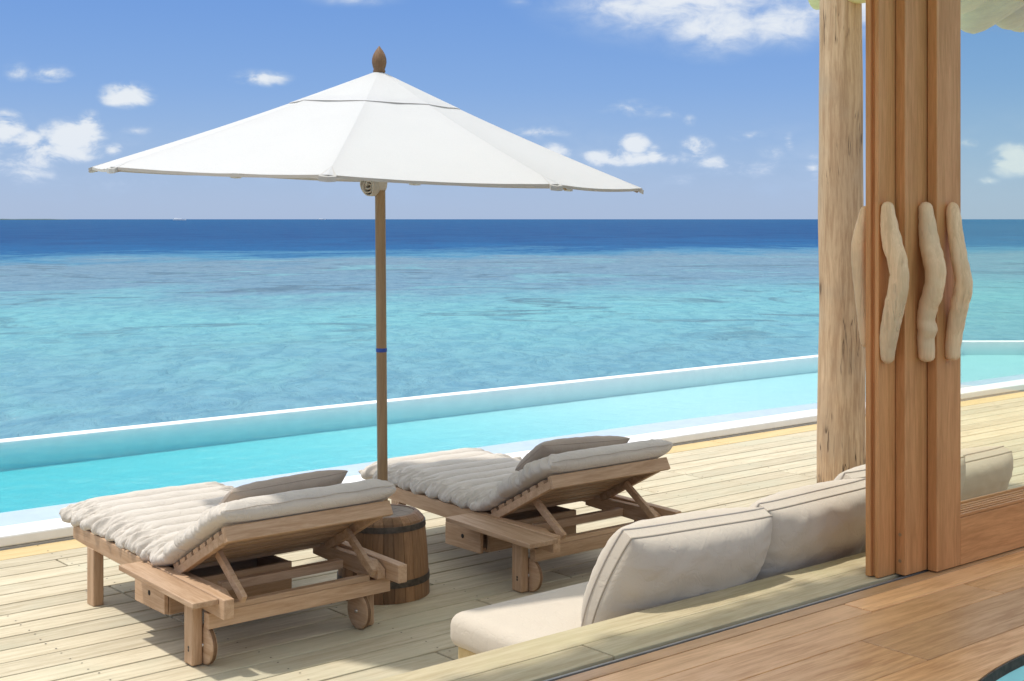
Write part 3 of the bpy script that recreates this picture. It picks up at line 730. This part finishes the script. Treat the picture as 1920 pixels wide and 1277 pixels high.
def mattress(dx, dy, seed, label):
    """channelled pad bent up over the reclined back"""
    random.seed(seed)
    # centre line (y,z) of the underside
    P_ = [(6.30, .336), (5.9, .330), (5.5, .320), (5.28, .314), (5.20, .328), (5.10, .380), (4.9, .485), (4.73, .574), (4.71, .584)]
    # resample
    seg = [0]
    for a, b_ in zip(P_, P_[1:]): seg.append(seg[-1]+math.dist(a, b_))
    T = seg[-1]
    def at(s):
        s = min(max(s, 0), T-1e-6)
        for i in range(len(P_)-1):
            if s <= seg[i+1]:
                k = (s-seg[i])/(seg[i+1]-seg[i]); return Vector((0, P_[i][0]+(P_[i+1][0]-P_[i][0])*k, P_[i][1]+(P_[i+1][1]-P_[i][1])*k))
    pitch = .116; fold = seg[4]-.02
    # channel boundaries along the length
    bnd = [0]
    while bnd[-1]+pitch < fold+.02: bnd.append(bnd[-1]+pitch*random.uniform(.93, 1.07))
    bnd = [b_*(fold/bnd[-1]) for b_ in bnd]; bnd += [fold+.16, fold+.30, T]
    NU, NV = 400, 150; x0, x1 = 2.495+dx, 3.345+dx; xc = (x0+x1)/2; hw = (x1-x0)/2
    top = []; bot = []
    import bisect
    for i in range(NU+1):
        s = T*i/NU; p = at(s); a = at(s-.05); b_ = at(s+.05); t_ = (b_-a).normalized(); nn = Vector((0, -t_.z, t_.y)); nn = nn if nn.z > 0 else -nn
        k = min(bisect.bisect_right(bnd, s)-1, len(bnd)-2); ph = (s-bnd[k])/(bnd[k+1]-bnd[k]); wdt = bnd[k+1]-bnd[k]
        last = k >= len(bnd)-3
        rib = (4*ph*(1-ph))**(.48)
        e_ = min(1, min(s, T-s)/.05); endf = math.sqrt(max(0, 1-(1-e_)**2))
        backk = min(1, max(0, (s-fold)/.2))
        th = .090+.008*backk
        rt = []; rb_ = []
        for j in range(NV+1):
            vv = -1+2*j/NV; av = abs(vv)
            side = (1-av**7)**.5
            edge = max(0, (av-.60)/.40); edge = edge*edge*(3-2*edge)
            pk = (.5-abs(noise.noise(Vector((s*24+seed, vv*1.6, 1.0))))*2.2)*.7+(.4-abs(noise.noise(Vector((s*52+vv*6, vv*2.5+seed, 7.0))))*1.8)*.6+noise.noise(Vector((s*88, vv*4+seed, 3.0)))*.75
            pk2 = noise.noise(Vector((s*6+seed*3, vv*3.0, 4.0)))
            depth = .60 if not last else .10
            h = th*(1-depth*(1-rib)*(1-.15*edge))
            h += .004*pk2+edge*.030*pk+.002*noise.noise(Vector((s*14, vv*9, seed)))
            E_ = side*endf
            bulge = 1+.075*(rib-.6)*edge+.036*pk*edge+.012*noise.noise(Vector((s*9, seed, vv)))*edge
            sag = -.020*edge*(1-backk)*(.2+.8*rib+noise.noise(Vector((s*20, seed*2, vv))))
            X_ = xc+vv*hw*bulge
            mid_h = th*(.40+.12*pk*edge)
            q = Vector((X_, p.y+dy, p.z+sag))
            rt.append(q+nn*(mid_h+(h-mid_h)*E_))
            rb_.append(q+nn*(mid_h-mid_h*E_))
        top.append(rt); bot.append(rb_)
    v = []; f = []
    for g in (top, bot):
        for rw in g: v += rw
    n = NV+1; o2 = (NU+1)*n
    for i in range(NU):
        for j in range(NV):
            f.append((i*n+j, i*n+j+1, (i+1)*n+j+1, (i+1)*n+j)); f.append((o2+i*n+j, o2+(i+1)*n+j, o2+(i+1)*n+j+1, o2+i*n+j+1))
    for i in range(NU):
        for j in (0, NV): f.append((i*n+j, (i+1)*n+j, o2+(i+1)*n+j, o2+i*n+j))
    for j in range(NV):
        for i in (0, NU): f.append((i*n+j, i*n+j+1, o2+i*n+j+1, o2+i*n+j))
    org = Vector((xc, 5.4+dy, .34)); v = [Vector(q)-org for q in v]
    me = bpy.data.meshes.new('lounger_mattress'); me.from_pydata([tuple(q) for q in v], [], f)
    bm = bmesh.new(); bm.from_mesh(me); bmesh.ops.remove_doubles(bm, verts=bm.verts, dist=.0004); bmesh.ops.recalc_face_normals(bm, faces=bm.faces); bm.to_mesh(me); bm.free(); smooth(me)
    o = link('lounger_mattress', me, M['cream'], None, org)
    tag(o, label, 'mattress', 'channelled mattresses on the loungers')
    # seam along the head end
    pts = []
    for q in range(31):
        xx = xc-hw*.93+2*hw*.93*q/30; e = at(T-.001)
        pts.append(Vector((xx, e.y+dy+.016, e.z+.042+.002*math.sin(q*.9+seed)))-org)
    tube('seam', pts, .0022, M['piping_light'], o, 6, ref=Vector((0, 0, 1)))
    return o
mattress(0, 0, 3, 'cream channelled mattress on the left lounger, its foot in full sun')
mattress(1.66, -.03, 11, 'cream ruched mattress on the right lounger, partly behind the parasol pole')

def pillow(name, Wd, Hh, Th, mat, seed, pinch=.10, wr=.006, gus=.0, ear=.0, round_=.12, N=44, topdip=0.0):
    """soft cushion in its own frame: x width, z height (0 = bottom), y thickness; -y is its back"""
    v = []; idx = {}
    def pt(a, b_, sgn):
        x = a*math.sqrt(1-round_*b_*b_*.98); z = b_*math.sqrt(1-round_*a*a*.98)
        x *= 1-pinch*(1-b_*b_)*abs(a)**3; z *= 1-pinch*(1-a*a)*abs(b_)**3
        if b_ > 0: z += ear*(abs(a)**5)*b_-topdip*(1-a*a)*b_**3
        fa = (1-abs(a)**3.2)*(1-abs(b_)**3.2); fa = max(fa, 0)**.45
        th = Th/2*(gus+(1-gus)*fa)
        e = 1-min(1, min(1-abs(a), 1-abs(b_))/.45)
        n_ = noise.noise(Vector((a*3.1*Wd/Hh+seed, b_*3.1, sgn)))*.7+noise.noise(Vector((a*(3 if abs(a) > abs(b_) else 9)+seed*2, b_*(9 if abs(a) > abs(b_) else 3), sgn*2)))*e*1.5
        th += wr*n_*min(1, fa*1.15)**2
        return Vector((x*Wd/2, sgn*max(th, Th/2*gus*.98), (z+1)*Hh/2))
    f = []; n = N+1
    def par(i):
        t_ = -1+2*i/N; return math.copysign(abs(math.sin(t_*PI/2)), t_)
    for sgn in (-1, 1):
        for i in range(n):
            for j in range(n): v.append(pt(par(i), par(j), sgn))
    for i in range(N):
        for j in range(N):
            f.append((i*n+j, (i+1)*n+j, (i+1)*n+j+1, i*n+j+1)); o2 = n*n; f.append((o2+i*n+j, o2+i*n+j+1, o2+(i+1)*n+j+1, o2+(i+1)*n+j))
    ring = [(i, 0) for i in range(N)]+[(N, j) for j in range(N)]+[(N-i, N) for i in range(N)]+[(0, N-j) for j in range(N)]
    o2 = n*n
    for a, b_ in zip(ring, ring[1:]+ring[:1]): f.append((a[0]*n+a[1], b_[0]*n+b_[1], o2+b_[0]*n+b_[1], o2+a[0]*n+a[1]))
    ringp = [[v[a*n+b_] for a, b_ in ring], [v[o2+a*n+b_] for a, b_ in ring]]
    me = bpy.data.meshes.new(name); me.from_pydata([tuple(q) for q in v], [], f)
    bm = bmesh.new(); bm.from_mesh(me); bmesh.ops.remove_doubles(bm, verts=bm.verts, dist=.0005); bmesh.ops.recalc_face_normals(bm, faces=bm.faces); bm.to_mesh(me); bm.free(); smooth(me)
    return link(name, me, mat), ringp
def pipe_ring(pts, r, mat, parent, out=1.0):
    c = sum(pts, Vector())/len(pts); n = len(pts); v = []; f = []; K = 6
    for i, p in enumerate(pts):
        t_ = (pts[(i+1) % n]-pts[i-1]); t_ = t_.normalized() if t_.length > 1e-6 else Vector((1, 0, 0))
        u = Vector((0, 1, 0)); k = t_.cross(u).normalized()
        for j in range(K):
            a = 2*PI*j/K; v.append(p+u*r*math.cos(a)+k*r*math.sin(a))
    for i in range(n):
        for j in range(K): f.append((i*K+j, i*K+(j+1) % K, ((i+1) % n)*K+(j+1) % K, ((i+1) % n)*K+j))
    return link('piping', mesh('piping', v, f, True), mat, parent)
# head pillows lying against the lounger backs
pz, rg = pillow('head_pillow', .60, .23, .105, M['taupe'], 4, .05, .006, .04, .06)
pz.location = (2.925, 5.09, .515); pz.rotation_euler = (rad(50), rad(-1.5), rad(2)); tag(pz, 'taupe head pillow propped on the left lounger back', 'pillow', 'taupe head pillows'); pipe_ring(rg[0], .0028, M['taupe'], pz)
pz, rg = pillow('head_pillow', .60, .26, .11, M['taupe'], 9, .05, .007, .04, .05)
pz.location = (4.56, 5.07, .51); pz.rotation_euler = (rad(54), rad(2.5), rad(-2)); tag(pz, 'taupe head pillow propped on the right lounger back', 'pillow', 'taupe head pillows'); pipe_ring(rg[0], .0028, M['taupe'], pz)

# ------------------------------------------------------------------ sunken sofa
so_ = empty('sofa_base', (4.5, 3.65, 0), 'low pale timber sofa platform in front of the threshold ledge', 'sofa')
box('frame', 3.125, 6.0, 3.245, 4.04, .0, .148, M['deck_yellow'], so_, .004, so_.location)
def seat_cushion(x0, x1, y0, y1, z0, z1, seed, label):
    cx, cy, cz = (x0+x1)/2, (y0+y1)/2, (z0+z1)/2; hx, hy, hz = (x1-x0)/2, (y1-y0)/2, (z1-z0)/2
    bm = bmesh.new(); bmesh.ops.create_cube(bm, size=2)
    bmesh.ops.scale(bm, vec=(hx, hy, hz), verts=bm.verts)
    bmesh.ops.bevel(bm, geom=list(bm.edges), offset=.042, segments=5, profile=.5, affect='EDGES')
    bmesh.ops.subdivide_edges(bm, edges=[e for e in bm.edges if e.calc_length() > .08], cuts=14, use_grid_fill=True)
    for q in bm.verts:
        a = q.co.x/hx; b_ = q.co.y/hy; c = q.co.z/hz
        if c > 0: q.co.z += .016*(1-a**4)*(1-b_**4)
        q.co += Vector((.5, .5, 1))*.004*noise.noise(Vector((q.co.x*5+seed, q.co.y*5, q.co.z*3)))
        q.co.x -= .010*c*c*(-1 if a < 0 else 1)*(abs(a) > .9)
    me = bpy.data.meshes.new('seat_cushion'); bm.to_mesh(me); bm.free(); smooth(me)
    o = link('seat_cushion', me, M['sofa'], None, (cx, cy, cz)); tag(o, label, 'cushion'); return o
seat_cushion(3.075, 5.95, 3.30, 4.05, .150, .282, 2, 'long thick off-white seat cushion on the low sofa platform')
def back(x, y, z, Wd, Hh, lean, rz_, roll, seed, label, th=.25):
    o, rg = pillow('back_cushion', Wd, Hh, th, M['sofa'], seed, .045, .009, .19, .035, .22, 60, .05)
    o.location = (x, y, z); o.rotation_euler = (rad(lean), rad(roll), rad(rz_)); tag(o, label, 'cushion', 'back cushions along the sunken sofa')
    pipe_ring(rg[0], .0042, M['piping'], o); pipe_ring(rg[1], .0042, M['piping_light'], o)
    return o
back(3.615, 3.485, .270, .80, .475, 28, -2, 1.5, 3, 'large piped back cushion at the left end of the sofa, nearest the seat')
back(4.36, 3.51, .265, .83, .465, 25, 3, 0, 8, 'piped back cushion second from the left, touching the door edge')
back(5.11, 3.60, .265, .94, .475, 23, 0, 0, 14, 'piped back cushion mostly behind the doors, its left corner showing before the pillar')
back(5.79, 3.72, .265, .88, .405, 25, 2, 0, 21, 'piped back cushion seen through the glass, rightmost of the row')

# ------------------------------------------------------------------ barrel table and parasol
BX, BY = 3.641, 5.278
bt = empty('barrel_table', (BX, BY, 0), 'tapered dark stave barrel table around the parasol pole', 'table')
def rbar(z): return .2165-.028*(z/.385)+.004*math.sin(z/.385*PI)
NS = 26
for k in range(NS):
    a0 = 2*PI*k/NS+.004; a1 = 2*PI*(k+1)/NS-.004; v = []; f = []
    zz = [0.0, .06, .13, .2, .27, .33, .355, .372, .381]
    for z in zz:
        r = rbar(z); ro = r if z < .34 else r-.030*((z-.34)/.041)**2
        for (rr, a) in ((ro, a0), (ro+.0005, (a0+a1)/2), (ro, a1), (r-.03-.015*(z > .36), a1), (r-.03-.015*(z > .36), a0)): v.append((rr*math.cos(a), rr*math.sin(a), z))
    for i in range(len(zz)-1):
        for j in range(5): f.append((i*5+j, i*5+(j+1) % 5, (i+1)*5+(j+1) % 5, (i+1)*5+j))
    f += [(4, 3, 2, 1, 0), tuple((len(zz)-1)*5+j for j in range(5))]
    ca = (a0+a1)/2; c = Vector((.2*math.cos(ca), .2*math.sin(ca), .19)); v = [Vector(q)-c for q in v]
    link('stave', mesh('stave', v, f), M['barrel'], bt, c)
for z0, z1 in ((.070, .100), (.318, .344)):
    lathe_pts = [(rbar(z0)-.002, z0), (rbar(z0)+.0035, z0), (rbar(z1)+.0035, z1), (rbar(z1)-.002, z1)]
    v = []; f = []; N = 60
    for r, z in lathe_pts:
        for j in range(N): v.append((r*math.cos(2*PI*j/N), r*math.sin(2*PI*j/N), z))
    for i in range(4):
        for j in range(N): f.append((i*N+j, i*N+(j+1) % N, ((i+1) % 4)*N+(j+1) % N, ((i+1) % 4)*N+j))
    link('hoop', mesh('hoop', v, f), M['iron'], bt)
# lid boards with a hole for the pole
RL = .160
for k in range(4):
    a, b_ = -RL+k*RL/2+.001, -RL+(k+1)*RL/2-.001
    for half in (-1, 1):
        v = []; f = []
        for q in range(7):
            x = a+(b_-a)*q/6; ye = math.sqrt(max(RL*RL-x*x, 0)); yi = math.sqrt(max(.034**2-x*x, 0))+.0008
            v += [(x, half*yi, 0), (x, half*ye, 0), (x, half*yi, .012), (x, half*ye, .012)]
        for q in range(6):
            i = q*4; f += [(i, i+1, i+5, i+4), (i+2, i+6, i+7, i+3), (i, i+4, i+6, i+2), (i+1, i+3, i+7, i+5)]
        f += [(0, 2, 3, 1), (24, 25, 27, 26)]
        link('lid_board', mesh('lid_board', v, f), M['barrel_top'], bt, (0, 0, .366))
par = empty('parasol', (BX, BY, 0), 'large white octagonal parasol with brown wooden pole and acorn finial', 'parasol')
def cam_xy(X, Y): p = RGT*X+FWD*Y; return Vector((p.x, p.y, 0))
PB = Vector((BX, BY, 0)); PT = cam_xy(-.623, 6.38); 
dpole = (PT-PB)/2.44
tube('pole', [Vector((dpole.x*z, dpole.y*z, z)) for z in (.002, .5, 1.0, 1.5, 2.0, 2.40)], .0245, M['pole'], par, 24)
ptop = Vector((dpole.x*2.42, dpole.y*2.42, 0))
lathe('finial', [(.026, 2.436), (.030, 2.444), (.026, 2.452), (.031, 2.466), (.0345, 2.484), (.034, 2.502), (.028, 2.522), (.018, 2.540), (.008, 2.553), (.002, 2.562)], M['barrel'], par, 24, ptop)
cen = cam_xy(-.66, 6.38)-PB; R0, TH0 = 1.288, rad(131.8)-rad(40)
def rim(k, rr=R0, extra=0):
    a = TH0-k*PI/4; X = rr*math.cos(a+rad(40)); Y = rr*math.sin(a+rad(40))
    X += (.027, .040, 0, -.022, -.020, .040, -.009, -.050)[k % 8]*(rr/R0)   # the ribs are not perfectly even
    off_ = RGT*X+FWD*Y
    return Vector((cen.x+off_.x, cen.y+off_.y, 1.944-.039*X+.022*Y+extra))
apex = Vector((ptop.x, ptop.y, 2.446))
def panel_pts(t0, t1, drop, nt=14, nw=12, lift=0.0, edge_sag=.0, over=0.0):
    """grid per panel from radius fraction t0 to t1"""
    V = []; F = []
    for k in range(8):
        A = rim(k); B = rim(k+1); base_ = len(V)
        for i in range(nt+1):
            t_ = t0+(t1-t0)*i/nt
            for j in range(nw+1):
                q = j/nw; e = A.lerp(B, q); p = apex.lerp(e, t_)
                bell = 4*q*(1-q)
                sag = drop*bell*math.sin(PI*min(1, t_)*.8)*t_
                p = p+Vector((0, 0, lift-sag-.014*math.sin(PI*t_)))
                if edge_sag: # hem curves in a little between the ribs
                    cdir = (Vector((cen.x, cen.y, 0))-Vector((p.x, p.y, 0))).normalized(); p += cdir*edge_sag*bell*t_**4
                p.z += (.0035*noise.noise(Vector((p.x*9, p.y*9, k)))+.003*noise.noise(Vector((q*16+k*7, t_*1.2, 2)))*t_)*bell**.5 if bell > 0 else 0
                V.append(p)
        for i in range(nt):
            for j in range(nw):
                a = base_+i*(nw+1)+j; F.append((a, a+1, a+nw+2, a+nw+1))
    return V, F
V, F = panel_pts(.26, 1.0, .018, edge_sag=.012); me = mesh('canopy', V, F, False)
bm = bmesh.new(); bm.from_mesh(me); bmesh.ops.remove_doubles(bm, verts=bm.verts, dist=.0015); bm.to_mesh(me); bm.free()
cn = link('canopy', me, M['canvas'], par); 
for p in me.polygons: p.use_smooth = True
es = cn.modifiers.new('edges', 'EDGE_SPLIT'); es.split_angle = rad(7)
V, F = panel_pts(.020, .31, .004, nt=6, lift=.0025); me = mesh('vent_cap', V, F, False)
bm = bmesh.new(); bm.from_mesh(me); bmesh.ops.remove_doubles(bm, verts=bm.verts, dist=.0015); bm.to_mesh(me); bm.free()
link('vent_cap', me, M['canvas'], par)
# hem of the vent and canopy
def hem(t_, lift, r, mat, name, inw=0.0, drop=0):
    pts = []
    for k in range(8):
        A = rim(k); B = rim(k+1)
        for j in range(8):
            q = j/8; e = A.lerp(B, q); p = apex.lerp(e, t_); bell = 4*q*(1-q)
            p = p+Vector((0, 0, lift-drop*bell*math.sin(PI*min(1, t_)*.8)*t_-.014*math.sin(PI*t_)))
            cdir = (Vector((cen.x, cen.y, 0))-Vector((p.x, p.y, 0))).normalized(); p += cdir*inw*bell*t_**4
            pts.append(p)
    n = len(pts); v = []; f = []
    for i, p in enumerate(pts): v += [p+Vector((0, 0, r)), p-Vector((0, 0, r))]
    for i in range(n): f.append((2*i, 2*i+1, 2*((i+1) % n)+1, 2*((i+1) % n)))
    o = link(name, mesh(name, v, f), mat, par); s_ = o.modifiers.new('thick', 'SOLIDIFY'); s_.thickness = .002; return o
hem(.3108, .0018, .0006, M['vent_hem'], 'vent_hem', 0, .004)
hem(1.0, -.006, .006, M['canvas_hem'], 'canopy_hem', .012, .018)
for k in range(8):
    e = rim(k); a = apex.lerp(e, .03)+Vector((0, 0, -.045)); b_ = apex.lerp(e, .985)+Vector((0, 0, -.022))
    rb2 = beam('rib', a, b_, .018, .016, M['pole'], par, .002, (0, 0, 0), up=Vector((0, 0, 1)))
    h0 = Vector((dpole.x*1.99, dpole.y*1.99, 1.99)); mid_ = apex.lerp(e, .47)+Vector((0, 0, -.04))
    beam('strut', h0+(mid_-h0)*.06, mid_, .014, .014, M['pole'], par, .002, (0, 0, 0), up=Vector((0, 0, 1)))
    # corner pocket
    A = apex.lerp(e, .925)+Vector((0, 0, .003)); B = e+Vector((0, 0, .000)); tt_ = (rim(k+1)-rim(k-1)).normalized()
    dn = (B-A).normalized()
    v = [A, B+tt_*.035, B+dn*.008, B-tt_*.035, A-Vector((0, 0, .020)), B+tt_*.033-Vector((0, 0, .026)), B+dn*.006-Vector((0, 0, .026)), B-tt_*.033-Vector((0, 0, .026))]
    f = [(0, 1, 2, 3), (4, 7, 6, 5), (0, 4, 5, 1), (1, 5, 6, 2), (2, 6, 7, 3), (3, 7, 4, 0)]
    v = [q-Vector((0, 0, .006)) if i_ < 4 else q for i_, q in enumerate(v)]
    link('corner_pocket', mesh('corner_pocket', v, f), M['canvas_edge'], par)
lathe('hub', [(.030, 1.955), (.045, 1.96), (.05, 1.985), (.045, 2.02), (.030, 2.03)], M['pole'], par, 24, (dpole.x*1.99, dpole.y*1.99, 0))
lathe('top_hub', [(.030, 2.34), (.045, 2.345), (.045, 2.385), (.030, 2.39)], M['pole'], par, 24, (dpole.x*2.36, dpole.y*2.36, 0))
lathe('tape_band', [(.0252, 1.127), (.0262, 1.129), (.0262, 1.143), (.0252, 1.145)], M['blue'], par, 24, (dpole.x*1.14, dpole.y*1.14, 0))
# rolled strip of cloth hanging from the hub, its spiral end towards the viewer
ax = (-FWD*.86-RGT*.50).normalized(); side_ = ax.cross(Vector((0, 0, 1))).normalized()
rc = Vector((dpole.x*1.9, dpole.y*1.9, 1.905))-RGT*.024+ax*.02
v = []; f = []; NT_ = 90
for i in range(NT_+1):
    a = i/NT_*2*PI*3.1; r = .010+.040*(i/NT_)+.0025*math.sin(a*2.3)
    for q, dpt in enumerate((-.045, .035+.006*math.sin(a*1.7))):
        v.append(rc+side_*(r*math.cos(a)*.92)+Vector((0, 0, 1))*(r*math.sin(a))+ax*dpt)
for i in range(NT_): f.append((2*i, 2*i+1, 2*i+3, 2*i+2))
ro = link('rolled_cloth', mesh('rolled_cloth', v, f, True), M['roll'], par); s_ = ro.modifiers.new('thick', 'SOLIDIFY'); s_.thickness = .006
tube('cloth_wrap', [Vector((dpole.x*z, dpole.y*z, z)) for z in (1.885, 1.90, 1.93, 1.96, 1.99, 2.0)], [.028, .034, .038, .042, .046, .05], M['roll'], par, 24, jit=.15)

# ------------------------------------------------------------------ all meshes sit still: finish
for o in list(SC.objects):
    if o.type == 'MESH' and not o.data.materials: o.data.materials.append(M['white'])
